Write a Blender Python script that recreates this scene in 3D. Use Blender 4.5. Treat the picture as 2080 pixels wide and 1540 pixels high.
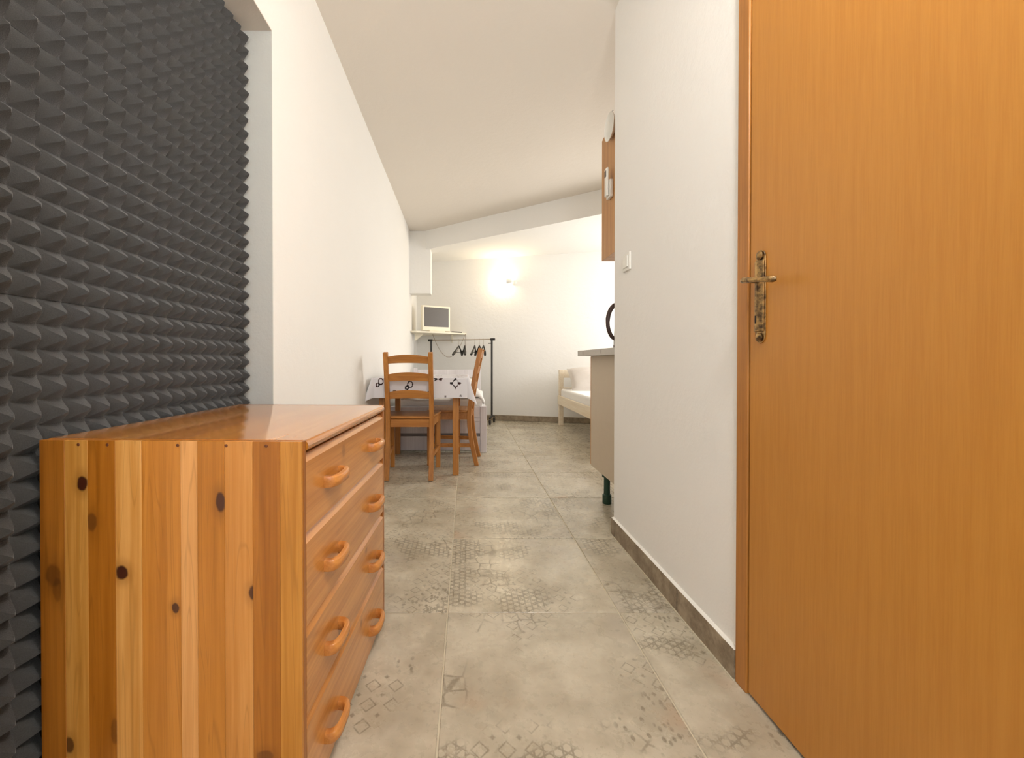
import bpy, bmesh, math, random
from mathutils import Vector, Matrix, Euler

# ------------------------------------------------------------------ clear
for o in list(bpy.data.objects):
    bpy.data.objects.remove(o, do_unlink=True)
scene = bpy.context.scene
C = scene.collection
R = math.radians
rng = random.Random(7)


def S(r, g, b):
    def f(c):
        c = c / 255.0
        return c / 12.92 if c <= 0.04045 else ((c + 0.055) / 1.055) ** 2.4
    return (f(r), f(g), f(b), 1.0)


# ------------------------------------------------------------------ camera
F_PX, W_PX, H_PX = 830.0, 2080.0, 1540.0
PITCH = 0.45
cam_d = bpy.data.cameras.new('camera')
cam_d.sensor_fit = 'HORIZONTAL'
cam_d.sensor_width = 36.0
cam_d.lens = F_PX / W_PX * 36.0
cam_d.clip_start = 0.02
cam_d.shift_x = (1040.0 - 948.0) / W_PX
cam_d.shift_y = -(770.0 - (734.0 + F_PX * math.tan(R(PITCH)))) / W_PX
cam = bpy.data.objects.new('camera', cam_d)
cam.location = (0, 0, 0.88)
cam.rotation_euler = (R(90 - PITCH), 0, 0)
C.objects.link(cam)
scene.camera = cam

# ------------------------------------------------------------------ world, light, exposure
world = bpy.data.worlds.new('world')
scene.world = world
world.use_nodes = True
bg = world.node_tree.nodes['Background']
bg.inputs[0].default_value = (0.75, 0.86, 1.0, 1)
bg.inputs[1].default_value = 1.0
vs = scene.view_settings
vs.view_transform = 'Standard'
vs.look = 'None'
vs.gamma = 1.0
vs.use_curve_mapping = False
vs.exposure = 0.50


def area(name, loc, rot, sx, sy, power, col):
    d = bpy.data.lights.new(name, 'AREA')
    d.shape = 'RECTANGLE'
    d.size, d.size_y = sx, sy
    d.energy = power
    d.color = col
    o = bpy.data.objects.new(name, d)
    o.location = loc
    o.rotation_euler = rot
    C.objects.link(o)
    return o


# kitchen window daylight, and frontal fill from the added entrance window (see window_1 and fill_window)
area('daylight_kitchen_window', (3.02, 4.35, 1.55), (0, R(90), 0), 1.25, 1.35, 41, (1.0, 0.955, 0.90))
area('fill_entrance_window', (0.0, -1.42, 1.45), (R(90), 0, 0), 1.05, 1.5, 9, (0.86, 0.93, 1.0))
CEILING_LAMP_W = 30.0
SCONCE_W = 5.0

# ------------------------------------------------------------------ mesh helpers


class MB:
    def __init__(self):
        self.v = []
        self.f = []

    def add(self, vs_, fs_):
        n = len(self.v)
        self.v += [tuple(p) for p in vs_]
        self.f += [tuple(n + i for i in f) for f in fs_]
        return self

    def box(self, x0, x1, y0, y1, z0, z1):
        v = [(x, y, z) for z in (z0, z1) for y in (y0, y1) for x in (x0, x1)]
        f = [(0, 2, 3, 1), (4, 5, 7, 6), (0, 1, 5, 4), (2, 6, 7, 3), (0, 4, 6, 2), (1, 3, 7, 5)]
        return self.add(v, f)

    def bar(self, p0, p1, w, d, up=(0, 0, 1)):
        """box along p0->p1 with cross-section w (side) x d (up)"""
        p0, p1 = Vector(p0), Vector(p1)
        t = (p1 - p0).normalized()
        u = Vector(up)
        s = t.cross(u)
        if s.length < 1e-5:
            s = t.cross(Vector((1, 0, 0)))
        s.normalize()
        u = s.cross(t).normalized()
        v = []
        for p in (p0, p1):
            for a, b in ((-1, -1), (1, -1), (1, 1), (-1, 1)):
                v.append(p + s * (a * w / 2) + u * (b * d / 2))
        f = [(3, 2, 1, 0), (4, 5, 6, 7), (0, 1, 5, 4), (1, 2, 6, 5), (2, 3, 7, 6), (3, 0, 4, 7)]
        return self.add(v, f)

    def sweep(self, path, w, d, side):
        """rectangular section swept along a path; side = constant sideways direction"""
        path = [Vector(p) for p in path]
        s = Vector(side).normalized()
        v, f = [], []
        n = len(path)
        for i, p in enumerate(path):
            t = (path[min(i + 1, n - 1)] - path[max(i - 1, 0)]).normalized()
            u = s.cross(t).normalized()
            for a, b in ((-1, -1), (1, -1), (1, 1), (-1, 1)):
                v.append(p + s * (a * w / 2) + u * (b * d / 2))
        for i in range(n - 1):
            for k in range(4):
                a, b = i * 4 + k, i * 4 + (k + 1) % 4
                f.append((a, b, b + 4, a + 4))
        f.append((3, 2, 1, 0))
        m = (n - 1) * 4
        f.append((m, m + 1, m + 2, m + 3))
        return self.add(v, f)

    def prism(self, poly, a0, a1, axis='z'):
        """poly = list of 2d points; extruded along axis. axis z:(x,y) x:(y,z) y:(x,z)"""
        def mk(p, a):
            if axis == 'z':
                return (p[0], p[1], a)
            if axis == 'x':
                return (a, p[0], p[1])
            return (p[0], a, p[1])
        n = len(poly)
        v = [mk(p, a0) for p in poly] + [mk(p, a1) for p in poly]
        f = [tuple(range(n))[::-1], tuple(range(n, 2 * n))]
        for i in range(n):
            j = (i + 1) % n
            f.append((i, j, n + j, n + i))
        return self.add(v, f)

    def tube(self, path, r, n=8, cap=True):
        path = [Vector(p) for p in path]
        rs = r if isinstance(r, (list, tuple)) else [r] * len(path)
        v, f = [], []
        m = len(path)
        prev = None
        for i, p in enumerate(path):
            t = (path[min(i + 1, m - 1)] - path[max(i - 1, 0)]).normalized()
            if prev is None:
                a = t.cross(Vector((0, 0, 1)))
                if a.length < 1e-3:
                    a = t.cross(Vector((1, 0, 0)))
            else:
                a = prev - t * prev.dot(t)
            a.normalize()
            prev = a
            b = t.cross(a)
            for k in range(n):
                an = 2 * math.pi * k / n
                v.append(p + (a * math.cos(an) + b * math.sin(an)) * rs[i])
        for i in range(m - 1):
            for k in range(n):
                k2 = (k + 1) % n
                f.append((i * n + k, i * n + k2, (i + 1) * n + k2, (i + 1) * n + k))
        if cap:
            f.append(tuple(range(n))[::-1])
            f.append(tuple((m - 1) * n + k for k in range(n)))
        return self.add(v, f)

    def lathe(self, prof, n=24, origin=(0, 0, 0), axis=(0, 0, 1)):
        """prof = (radius, height) along axis from origin"""
        ax = Vector(axis).normalized()
        q = Vector((0, 0, 1)).rotation_difference(ax)
        o = Vector(origin)
        v, f = [], []
        for r, h in prof:
            for k in range(n):
                a = 2 * math.pi * k / n
                v.append(o + q @ Vector((r * math.cos(a), r * math.sin(a), h)))
        for i in range(len(prof) - 1):
            for k in range(n):
                k2 = (k + 1) % n
                f.append((i * n + k, i * n + k2, (i + 1) * n + k2, (i + 1) * n + k))
        f.append(tuple(range(n))[::-1])
        f.append(tuple((len(prof) - 1) * n + k for k in range(n)))
        return self.add(v, f)

    def mesh(self, name, smooth=None):
        me = bpy.data.meshes.new(name)
        me.from_pydata(self.v, [], self.f)
        me.update()
        bm = bmesh.new()
        bm.from_mesh(me)
        bmesh.ops.recalc_face_normals(bm, faces=bm.faces)
        bm.to_mesh(me)
        bm.free()
        if smooth is not None:
            for p in me.polygons:
                p.use_smooth = True
            me.set_sharp_from_angle(angle=R(smooth))
        return me

    def build(self, name, mat, parent=None, bevel=0.0, smooth=None, seg=2):
        me = self.mesh(name, smooth)
        return link(name, me, mat, parent, bevel, seg)


def link(name, me, mat, parent=None, bevel=0.0, seg=2):
    if mat is not None and not me.materials:
        me.materials.append(mat)
    o = bpy.data.objects.new(name, me)
    C.objects.link(o)
    if parent is not None:
        o.parent = parent
    if bevel > 0:
        b = o.modifiers.new('bevel', 'BEVEL')
        b.width = bevel
        b.segments = seg
        b.limit_method = 'ANGLE'
        b.angle_limit = R(40)
        b.harden_normals = False
    return o


def tag(o, label, cat, group=None, kind=None):
    o['label'] = label
    o['category'] = cat
    if group:
        o['group'] = group
    if kind:
        o['kind'] = kind
    return o


def thing(name, label, cat, loc=(0, 0, 0), rotz=0.0, group=None, kind=None):
    o = bpy.data.objects.new(name, None)
    o.empty_display_size = 0.05
    C.objects.link(o)
    o.location = loc
    o.rotation_euler = (0, 0, rotz)
    return tag(o, label, cat, group, kind)


# ------------------------------------------------------------------ materials
class NT:
    def __init__(self, name):
        self.m = bpy.data.materials.new(name)
        self.m.use_nodes = True
        self.t = self.m.node_tree
        self.b = self.t.nodes['Principled BSDF']

    def n(self, typ, **kw):
        nd = self.t.nodes.new(typ)
        for k, v in kw.items():
            if hasattr(nd, k):
                setattr(nd, k, v)
        return nd

    def l(self, a, b):
        self.t.links.new(a, b)

    def val(self, sock, v):
        if isinstance(v, bpy.types.NodeSocket):
            self.l(v, sock)
        else:
            sock.default_value = v

    def math(self, op, a, b=0.0, c=0.0):
        nd = self.n('ShaderNodeMath', operation=op)
        self.val(nd.inputs[0], a)
        self.val(nd.inputs[1], b)
        self.val(nd.inputs[2], c)
        return nd.outputs[0]

    def vmath(self, op, a, b=(0, 0, 0)):
        nd = self.n('ShaderNodeVectorMath', operation=op)
        self.val(nd.inputs[0], a)
        self.val(nd.inputs[1], b)
        return nd.outputs['Value'] if op in ('LENGTH', 'DISTANCE', 'DOT_PRODUCT') else nd.outputs[0]

    def mix(self, fac, a, b, blend='MIX'):
        nd = self.n('ShaderNodeMix', data_type='RGBA', blend_type=blend)
        self.val(nd.inputs[0], fac)
        self.val(nd.inputs[6], a)
        self.val(nd.inputs[7], b)
        return nd.outputs[2]

    def noise(self, vec, scale, detail=4.0, rough=0.55, dist=0.0):
        nd = self.n('ShaderNodeTexNoise')
        if vec is not None:
            self.l(vec, nd.inputs['Vector'])
        nd.inputs['Scale'].default_value = scale
        nd.inputs['Detail'].default_value = detail
        nd.inputs['Roughness'].default_value = rough
        nd.inputs['Distortion'].default_value = dist
        return nd.outputs[0]

    def smooth(self, x, a, b, t0=0.0, t1=1.0):
        nd = self.n('ShaderNodeMapRange', interpolation_type='SMOOTHSTEP')
        self.val(nd.inputs[0], x)
        nd.inputs[1].default_value = a
        nd.inputs[2].default_value = b
        nd.inputs[3].default_value = t0
        nd.inputs[4].default_value = t1
        return nd.outputs[0]

    def objco(self):
        return self.n('ShaderNodeTexCoord').outputs['Object']

    def pos(self):
        return self.n('ShaderNodeNewGeometry').outputs['Position']

    def scale(self, vec, s, loc=(0, 0, 0)):
        nd = self.n('ShaderNodeMapping')
        self.l(vec, nd.inputs[0])
        nd.inputs[1].default_value = loc
        nd.inputs[3].default_value = s
        return nd.outputs[0]

    def bump(self, h, strength, dist=0.01):
        nd = self.n('ShaderNodeBump')
        nd.inputs['Strength'].default_value = strength
        nd.inputs['Distance'].default_value = dist
        self.l(h, nd.inputs['Height'])
        self.l(nd.outputs[0], self.b.inputs['Normal'])

    def base(self, v):
        self.val(self.b.inputs['Base Color'], v)

    def set(self, rough=None, metal=None, spec=None, coat=None):
        if rough is not None:
            self.val(self.b.inputs['Roughness'], rough)
        if metal is not None:
            self.b.inputs['Metallic'].default_value = metal
        if spec is not None:
            self.b.inputs['Specular IOR Level'].default_value = spec
        if coat is not None:
            self.b.inputs['Coat Weight'].default_value = coat
            self.b.inputs['Coat Roughness'].default_value = 0.2
        return self


def plain(name, col, rough=0.5, metal=0.0, var=0.06, vscale=25.0, bump=0.0, spec=None):
    t = NT(name)
    n = t.noise(t.objco(), vscale, 3)
    dark = tuple(c * (1 - var) for c in col[:3]) + (1,)
    lite = tuple(min(1, c * (1 + var)) for c in col[:3]) + (1,)
    t.base(t.mix(n, dark, lite))
    t.set(rough=rough, metal=metal, spec=spec)
    if bump:
        t.bump(n, bump, 0.002)
    return t.m


def plaster(name, col):
    t = NT(name)
    p = t.pos()
    big = t.noise(p, 1.7, 3)
    c1 = tuple(c * 0.965 for c in col[:3]) + (1,)
    t.base(t.mix(big, c1, col))
    h1 = t.noise(p, 22, 4, 0.6)
    h2 = t.noise(p, 120, 2, 0.5)
    t.bump(t.math('ADD', h1, t.math('MULTIPLY', h2, 0.25)), 0.16, 0.012)
    t.set(rough=0.88, spec=0.25)
    return t.m


def wood(name, c_dark, c_lite, grain='z', fine=90.0, rough=0.38, knots=(), seed=0.0, streak=0.5, spec=0.5,
         knot_axes='xz', knot_col=(62, 24, 8)):
    """grain = axis the grain runs along, in object coordinates"""
    t = NT(name)
    oc = t.objco()
    off = (seed * 3.1, seed * 1.7, seed * 2.3)
    lo, hi = 0.035, 1.0
    sc = {'x': (lo, hi, hi), 'y': (hi, lo, hi), 'z': (hi, hi, lo)}[grain]
    st = t.scale(oc, sc, off)
    fine_n = t.noise(st, fine, 3, 0.6)
    mid_n = t.noise(st, fine * 0.22, 3, 0.6, 0.4)
    fac = t.math('ADD', t.math('MULTIPLY', fine_n, 0.5), t.math('MULTIPLY', mid_n, 0.6))
    fac = t.smooth(fac, 0.36, 0.74)
    col = t.mix(fac, c_dark, c_lite)
    # late-wood lines
    ring = t.noise(t.scale(oc, sc, off), fine * 0.35, 1, 0.3, 0.8)
    ln = t.math('ABSOLUTE', t.math('SUBTRACT', t.math('FRACT', t.math('MULTIPLY', ring, 7.0)), 0.5))
    ln = t.smooth(ln, 0.0, 0.10, 1.0, 0.0)
    darker = tuple(c * 0.62 for c in c_dark[:3]) + (1,)
    col = t.mix(t.math('MULTIPLY', ln, streak * 0.55), col, darker)
    ia, ib = ['xyz'.index(a) for a in knot_axes]
    if knots:
        sep = t.n('ShaderNodeSeparateXYZ')
        t.l(oc, sep.inputs[0])
        wob = t.math('MULTIPLY', t.math('SUBTRACT', t.noise(oc, 60, 2), 0.5), 0.5)
        for (ka, kb, ra, rb, dk) in knots:
            da = t.math('DIVIDE', t.math('SUBTRACT', sep.outputs[ia], ka), ra)
            db = t.math('DIVIDE', t.math('SUBTRACT', sep.outputs[ib], kb), rb)
            d = t.math('SQRT', t.math('ADD', t.math('MULTIPLY', da, da), t.math('MULTIPLY', db, db)))
            d = t.math('ADD', d, wob)
            halo = t.smooth(d, 0.9, 2.6, 0.55 * dk, 0.0)
            core = t.smooth(d, 0.75, 1.15, dk, 0.0)
            col = t.mix(halo, col, darker)
            col = t.mix(core, col, S(*knot_col))
    t.base(col)
    t.set(rough=rough, spec=spec)
    t.bump(fine_n, 0.05, 0.002)
    return t.m


M = {}
M['wall'] = plaster('white_wall_plaster', S(244, 242, 237))
M['ceil'] = plaster('ceiling_plaster', S(233, 225, 214))
M['reveal'] = plaster('shaded_recess_plaster', S(205, 206, 200))  # greyer than the wall: the recess jamb's weaker light put into the colour
M['grout'] = plain('cream_grout', S(206, 196, 172), 0.9)

# foam
t = NT('charcoal_foam')
oc = t.objco()
n1 = t.noise(oc, 500, 2, 0.7)
n2 = t.noise(oc, 9, 2)
col = t.mix(n1, S(52, 52, 54), S(84, 84, 85))
col = t.mix(t.math('MULTIPLY', n2, 0.3), col, S(70, 72, 62))
t.base(col)
t.set(rough=0.95, spec=0.1)
t.b.inputs['Sheen Weight'].default_value = 0.35
t.b.inputs['Sheen Roughness'].default_value = 0.5
t.bump(n1, 0.5, 0.002)
M['foam'] = t.m

# floor tile: worn patchwork print
def tile_material():
    t = NT('patchwork_stone_tile')
    p = t.pos()
    info = t.n('ShaderNodeObjectInfo')
    rnd = info.outputs['Random']
    off = t.n('ShaderNodeCombineXYZ')
    t.l(t.math('MULTIPLY', rnd, 37.0), off.inputs[0])
    t.l(t.math('MULTIPLY', rnd, 91.0), off.inputs[1])
    q = t.vmath('ADD', p, off.outputs[0])
    c1 = t.noise(q, 4.0, 5, 0.62)
    c2 = t.noise(q, 26.0, 5, 0.7)
    c3 = t.noise(t.vmath('ADD', q, (5.3, 2.2, 0)), 2.6, 3)
    c4 = t.noise(t.vmath('ADD', q, (1.3, 9.2, 0)), 3.4, 3)
    col = t.mix(t.smooth(c1, 0.34, 0.68), S(176, 165, 143), S(210, 201, 180))
    col = t.mix(t.smooth(c3, 0.55, 0.78, 0, 0.55), col, S(200, 192, 182))
    col = t.mix(t.smooth(c4, 0.60, 0.80, 0, 0.5), col, S(190, 150, 116))
    col = t.mix(t.smooth(c2, 0.50, 0.78, 0, 0.26), col, S(140, 126, 98))
    # patchwork prints
    sep = t.n('ShaderNodeSeparateXYZ')
    t.l(q, sep.inputs[0])
    x, y = sep.outputs[0], sep.outputs[1]

    def cell(v, s):
        return t.math('SUBTRACT', t.math('FRACT', t.math('DIVIDE', v, s)), 0.5)

    def lattice(s, r, w):
        fx = t.math('ABSOLUTE', cell(x, s))
        fy = t.math('ABSOLUTE', cell(y, s))
        d = t.math('ADD', fx, fy)
        ring = t.smooth(t.math('ABSOLUTE', t.math('SUBTRACT', d, r)), 0.0, w, 1.0, 0.0)
        e = t.math('ADD', t.math('SUBTRACT', 0.5, fx), t.math('SUBTRACT', 0.5, fy))
        dot = t.smooth(e, 0.06, 0.17, 1.0, 0.0)
        return t.math('MAXIMUM', ring, dot)

    p1 = lattice(0.062, 0.33, 0.075)
    # honeycomb
    vor = t.n('ShaderNodeTexVoronoi', feature='DISTANCE_TO_EDGE')
    t.l(q, vor.inputs['Vector'])
    vor.inputs['Scale'].default_value = 17
    vor.inputs['Randomness'].default_value = 0.55
    p2 = t.smooth(vor.outputs[0], 0.02, 0.075, 1.0, 0.0)
    # fine star weave: three line families at 60 degrees
    def lines(ax, ay, s):
        u = t.math('ADD', t.math('MULTIPLY', x, ax), t.math('MULTIPLY', y, ay))
        return t.smooth(t.math('ABSOLUTE', cell(u, s)), 0.05, 0.16, 1.0, 0.0)
    p3 = t.math('MAXIMUM', t.math('MAXIMUM', lines(1, 0, 0.022), lines(0.5, 0.866, 0.022)), lines(0.5, -0.866, 0.022))
    vor2 = t.n('ShaderNodeTexVoronoi', feature='F1')
    t.l(t.scale(q, (1, 0.6, 1)), vor2.inputs['Vector'])
    vor2.inputs['Scale'].default_value = 60
    p4 = t.smooth(vor2.outputs[0], 0.22, 0.36, 1.0, 0.0)
    # which print goes where: soft patches, worn away by a finer noise
    wear = t.smooth(t.noise(q, 30, 3, 0.7), 0.26, 0.54)
    strength = None
    tot = None
    for k, (pat, thr) in enumerate(((p1, 0.53), (p2, 0.58), (p3, 0.57), (p4, 0.60))):
        m = t.noise(t.vmath('ADD', q, (11.7 * k + 3.1, 4.9 * k, 2.0 * k)), 3.1, 2, 0.5)
        m = t.smooth(m, thr, thr + 0.05)
        a = t.math('MULTIPLY', pat, m)
        tot = a if tot is None else t.math('MAXIMUM', tot, a)
    tot = t.math('MULTIPLY', tot, t.math('MULTIPLY', wear, 0.60))
    col = t.mix(tot, col, S(96, 84, 62))
    col = t.mix(t.math('MULTIPLY', t.math('FRACT', t.math('MULTIPLY', rnd, 7.31)), 0.22), col, S(150, 142, 126))
    t.base(col)
    t.set(rough=t.smooth(c2, 0.3, 0.8, 0.24, 0.40), spec=0.5)
    t.bump(t.math('ADD', c2, t.math('MULTIPLY', tot, -0.4)), 0.06, 0.004)
    return t.m


M['tile'] = tile_material()
t = NT('skirting_stone')
p = t.pos()
a = t.noise(p, 14, 6, 0.75)
t.base(t.mix(t.smooth(a, 0.32, 0.68), S(120, 104, 84), S(168, 152, 128)))
t.set(rough=0.45)
t.bump(a, 0.1, 0.004)
M['skirt'] = t.m

M['door'] = wood('beech_veneer_door', S(184, 122, 46), S(193, 132, 54), 'z', 360, 0.38, streak=0.06, seed=1)
M['doorframe'] = wood('beech_veneer_frame', S(156, 100, 40), S(184, 122, 54), 'z', 120, 0.42, streak=0.25, seed=2)
M['chair'] = wood('honey_pine_chair', S(160, 100, 38), S(192, 130, 60), 'z', 90, 0.42, seed=3, streak=0.4)
M['chairx'] = wood('honey_pine_chair_cross', S(160, 100, 38), S(192, 130, 60), 'x', 90, 0.42, seed=4, streak=0.4)
M['brass'] = None
t = NT('aged_brass')
oc = t.objco()
a = t.noise(oc, 70, 3, 0.6)
t.base(t.mix(t.smooth(a, 0.30, 0.66), S(96, 78, 60), S(196, 160, 104)))
t.set(rough=0.36, metal=0.9)
t.bump(a, 0.25, 0.002)
M['brass'] = t.m
M['dark'] = plain('dark_void', S(22, 16, 12), 0.8)
M['black'] = plain('black_plastic', S(34, 33, 30), 0.45)
M['railmetal'] = plain('satin_chrome', S(170, 158, 142), 0.3, 0.8)
M['whiteplastic'] = plain('white_plastic', S(236, 234, 226), 0.35, var=0.02)
M['cream'] = plain('cream_tv_shell', S(244, 236, 214), 0.4, var=0.02)
M['screen'] = plain('grey_screen', S(92, 86, 80), 0.4, var=0.03)
M['shelf'] = plain('white_shelf', S(240, 232, 212), 0.5, var=0.03)
M['cabside'] = plain('cream_laminate', S(206, 192, 170), 0.5, var=0.03)
M['worktop'] = plain('pale_grey_worktop', S(204, 204, 198), 0.35, var=0.06, vscale=120)
M['cabwood'] = wood('beech_cabinet', S(176, 122, 66), S(202, 150, 92), 'z', 90, 0.45, seed=6, streak=0.25)
M['green'] = plain('dark_green_plastic', S(30, 66, 50), 0.4)
M['kettle'] = plain('dark_brown_plastic', S(62, 38, 32), 0.3)
M['steel'] = plain('brushed_steel', S(190, 190, 188), 0.25, 0.9)
M['bedwhite'] = wood('white_stained_bed_wood', S(214, 208, 210), S(232, 228, 230), 'z', 60, 0.5, seed=8, streak=0.1)
M['bedcream'] = wood('cream_pine_bed_wood', S(232, 214, 186), S(244, 232, 210), 'y', 60, 0.5, seed=9, streak=0.2)
M['linen'] = plain('white_linen', S(240, 238, 234), 0.9, var=0.03, vscale=40, bump=0.15)
M['pillow'] = plain('pale_grey_pillow', S(226, 220, 214), 0.9, var=0.04, vscale=30, bump=0.15)
M['pillowdark'] = plain('grey_pillow', S(206, 198, 190), 0.9, var=0.05, vscale=30, bump=0.15)

# ------------------------------------------------------------------ the shell
CEIL = 2.65
XR = 0.748                       # corridor face of the right wall


def xl(y):                        # corridor face of the left wall
    return -0.738 - max(0.0, y - 1.56) * 0.009


def yfar(x):                      # room face of the far wall
    return 6.198 - 0.25 * x


NY0, NY1, NZ = 0.60, 1.56, 2.135  # recess in the left wall
m = MB()
m.prism([(-1.0, NY1), (xl(NY1), NY1), (xl(6.6), 6.6), (-1.0, 6.6)], 0, CEIL)
wl = m.build('wall_left', M['wall'])
tag(wl, 'long white plastered wall with a recess filled with dark foam', 'wall', kind='structure')
MB().box(-1.0, -0.738, NY0, NY1, NZ, CEIL).build('wall_above_recess', M['wall'], wl)
MB().box(-1.0, -0.738, -1.5, NY0, 0, CEIL).build('wall_before_recess', M['wall'], wl)
MB().box(-1.0, -0.864, NY0, NY1, 0, NZ).build('recess_back', M['reveal'], wl)
# lining of the recess, with the jamb's shade in its grey (jamb and soffit)
MB().box(-0.864, -0.7385, NY1 - 0.004, NY1 + 0.001, 0, NZ).build('recess_jamb', M['reveal'], wl)
MB().box(-0.864, -0.7385, NY0, NY1 - 0.004, NZ - 0.004, NZ + 0.001).build('recess_soffit', M['ceil'], wl)

DY0, DY1, DZ = 0.27, 1.07, 2.06    # door leaf
m = MB()
m.box(XR, 0.86, 1.118, 2.07, 0, CEIL)
m.box(XR, 0.86, -1.5, 0.222, 0, CEIL)
m.box(XR, 0.86, 0.222, 1.118, DZ + 0.05, CEIL)
m.box(0.86, 3.2, 1.95, 2.07, 0, CEIL)
wr = m.build('wall_right', M['wall'])
tag(wr, 'white plastered partition wall beside the wooden door', 'wall', kind='structure')

m = MB()
m.prism([(-1.0, yfar(-1.0)), (3.2, yfar(3.2)), (3.2, yfar(3.2) + 0.15), (-1.0, yfar(-1.0) + 0.15)], 0, CEIL)
wf = m.build('wall_far', M['wall'])
tag(wf, 'white end wall behind the clothes rail and beds', 'wall', kind='structure')

# window wall on the far right, out of frame
m = MB()
m.box(3.08, 3.2, 2.07, 3.6, 0, CEIL)
m.box(3.08, 3.2, 5.1, 5.42, 0, CEIL)
m.box(3.08, 3.2, 3.6, 5.1, 0, 0.85)
m.box(3.08, 3.2, 3.6, 5.1, 2.25, CEIL)
tag(m.build('wall_window', M['wall']), 'white side wall holding the kitchen window', 'wall', kind='structure')
w1 = thing('window_1', 'white framed kitchen window in the side wall', 'window', (3.14, 4.35, 0.85), 0, kind='structure')
for a in ((-0.75, -0.69, 0, 1.4), (0.69, 0.75, 0, 1.4), (-0.69, 0.69, 0, 0.06), (-0.69, 0.69, 1.34, 1.4), (-0.03, 0.03, 0.06, 1.34)):
    MB().box(-0.03, 0.03, a[0], a[1], a[2], a[3]).build('window_frame', M['whiteplastic'], w1)

m = MB()
m.box(-1.0, -0.6, -1.62, -1.5, 0, CEIL)
m.box(0.6, 0.86, -1.62, -1.5, 0, CEIL)
m.box(-0.6, 0.6, -1.62, -1.5, 0, 0.6)
m.box(-0.6, 0.6, -1.62, -1.5, 2.25, CEIL)
tag(m.build('wall_back', M['wall']), 'white entrance wall behind the camera', 'wall', kind='structure')
w2 = thing('fill_window', 'unseen white framed window added behind the camera for frontal fill', 'window', (0, -1.56, 0.6), 0, kind='structure')  # unseen window, added to bring in frontal fill
for a in ((-0.6, -0.54, 0, 1.65), (0.54, 0.6, 0, 1.65), (-0.54, 0.54, 0, 0.06), (-0.54, 0.54, 1.59, 1.65)):
    MB().box(a[0], a[1], -0.03, 0.03, a[2], a[3]).build('window_frame', M['whiteplastic'], w2)

ce = MB().box(-1.0, 3.2, -1.62, 6.7, CEIL, CEIL + 0.12).build('ceiling', M['ceil'])
tag(ce, 'plain off-white ceiling above the corridor', 'ceiling', kind='structure')


def ybeam(x):
    return 5.17 - 0.688 * x


BW = 0.27
m = MB()
m.prism([(-0.79, ybeam(-0.79)), (3.2, ybeam(3.2)), (3.2, ybeam(3.2) + BW), (-0.79, ybeam(-0.79) + BW)], 2.395, CEIL)
tag(m.build('trim_1', M['wall']), 'white diagonal ceiling beam crossing in front of the beds', 'beam', kind='structure')
m = MB()
m.prism([(-1.0, ybeam(-1.0) + BW), (3.2, ybeam(3.2) + BW), (3.2, 6.7), (-1.0, 6.7)], 2.418, CEIL)
tag(m.build('ceiling', M['wall']), 'lower white ceiling of the sleeping area behind the beam', 'ceiling', kind='structure')
m = MB()
m.box(-0.80, -0.488, 5.55, 5.74, 1.80, CEIL)
tag(m.build('trim_2', M['wall'], bevel=0.006), 'white boxed downstand under the left end of the beam', 'boxing', kind='structure')

# floor
fl = MB().box(-1.0, 3.2, -1.62, 6.7, -0.06, -0.0035).build('floor', M['grout'])
tag(fl, 'grey-beige patchwork stone tile floor with cream joints', 'floor', kind='structure')
TS, JW = 0.60, 0.0045
tile_me = None
h = TS / 2 - JW / 2
mb = MB()
c = 0.0018
mb.add([(-h, -h, -0.0034), (h, -h, -0.0034), (h, h, -0.0034), (-h, h, -0.0034),
        (-h, -h, -c), (h, -h, -c), (h, h, -c), (-h, h, -c),
        (-h + c, -h + c, 0), (h - c, -h + c, 0), (h - c, h - c, 0), (-h + c, h - c, 0)],
       [(3, 2, 1, 0), (0, 1, 5, 4), (1, 2, 6, 5), (2, 3, 7, 6), (3, 0, 4, 7),
        (4, 5, 9, 8), (5, 6, 10, 9), (6, 7, 11, 10), (7, 4, 8, 11), (8, 9, 10, 11)])
tile_me = mb.mesh('floor_tile')
for ix in range(-2, 6):
    for iy in range(-5, 9):
        cx = -0.067 + 0.3 + TS * ix
        cy = 1.424 + 0.3 + TS * iy
        if cx > 0.75 + 0.35 and cy < 1.7:
            continue
        if cx - h < -1.0 or cx + h > 3.25 or cy + h > 6.75 or cy - h < -1.62:
            if not (-1.0 < cx < 3.2 and -1.62 < cy < 6.7):
                continue
        o = link('floor_tile', tile_me, M['tile'], fl)
        o.location = (cx, cy, rng.uniform(-0.0006, 0.0))

# skirting
br = MB().box(XR - 0.003, XR + 0.0005, 1.118, 2.07, 0, 0.088).build('baseboard_right', M['grout'])
tag(br, 'grey-brown stone skirting along the white partition', 'skirting', kind='structure')
MB().box(XR - 0.013, XR - 0.003, 1.120, 1.4215, 0.004, 0.085).build('skirting_tile', M['skirt'], br, 0.001)
MB().box(XR - 0.013, XR - 0.003, 1.4265, 2.0215, 0.004, 0.085).build('skirting_tile', M['skirt'], br, 0.001)
MB().box(XR - 0.013, XR - 0.003, 2.0265, 2.075, 0.004, 0.085).build('skirting_tile', M['skirt'], br, 0.001)
MB().box(XR - 0.016, XR - 0.0005, 1.118, 2.075, -0.001, 0.0035).build('joint_strip', M['grout'], br)
MB().prism([(XR - 0.012, 0.0855), (XR + 0.0, 0.0855), (XR + 0.0, 0.0895)], 1.118, 2.072, 'y').build('joint_strip', M['whiteplastic'], br)
bf = None
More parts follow.
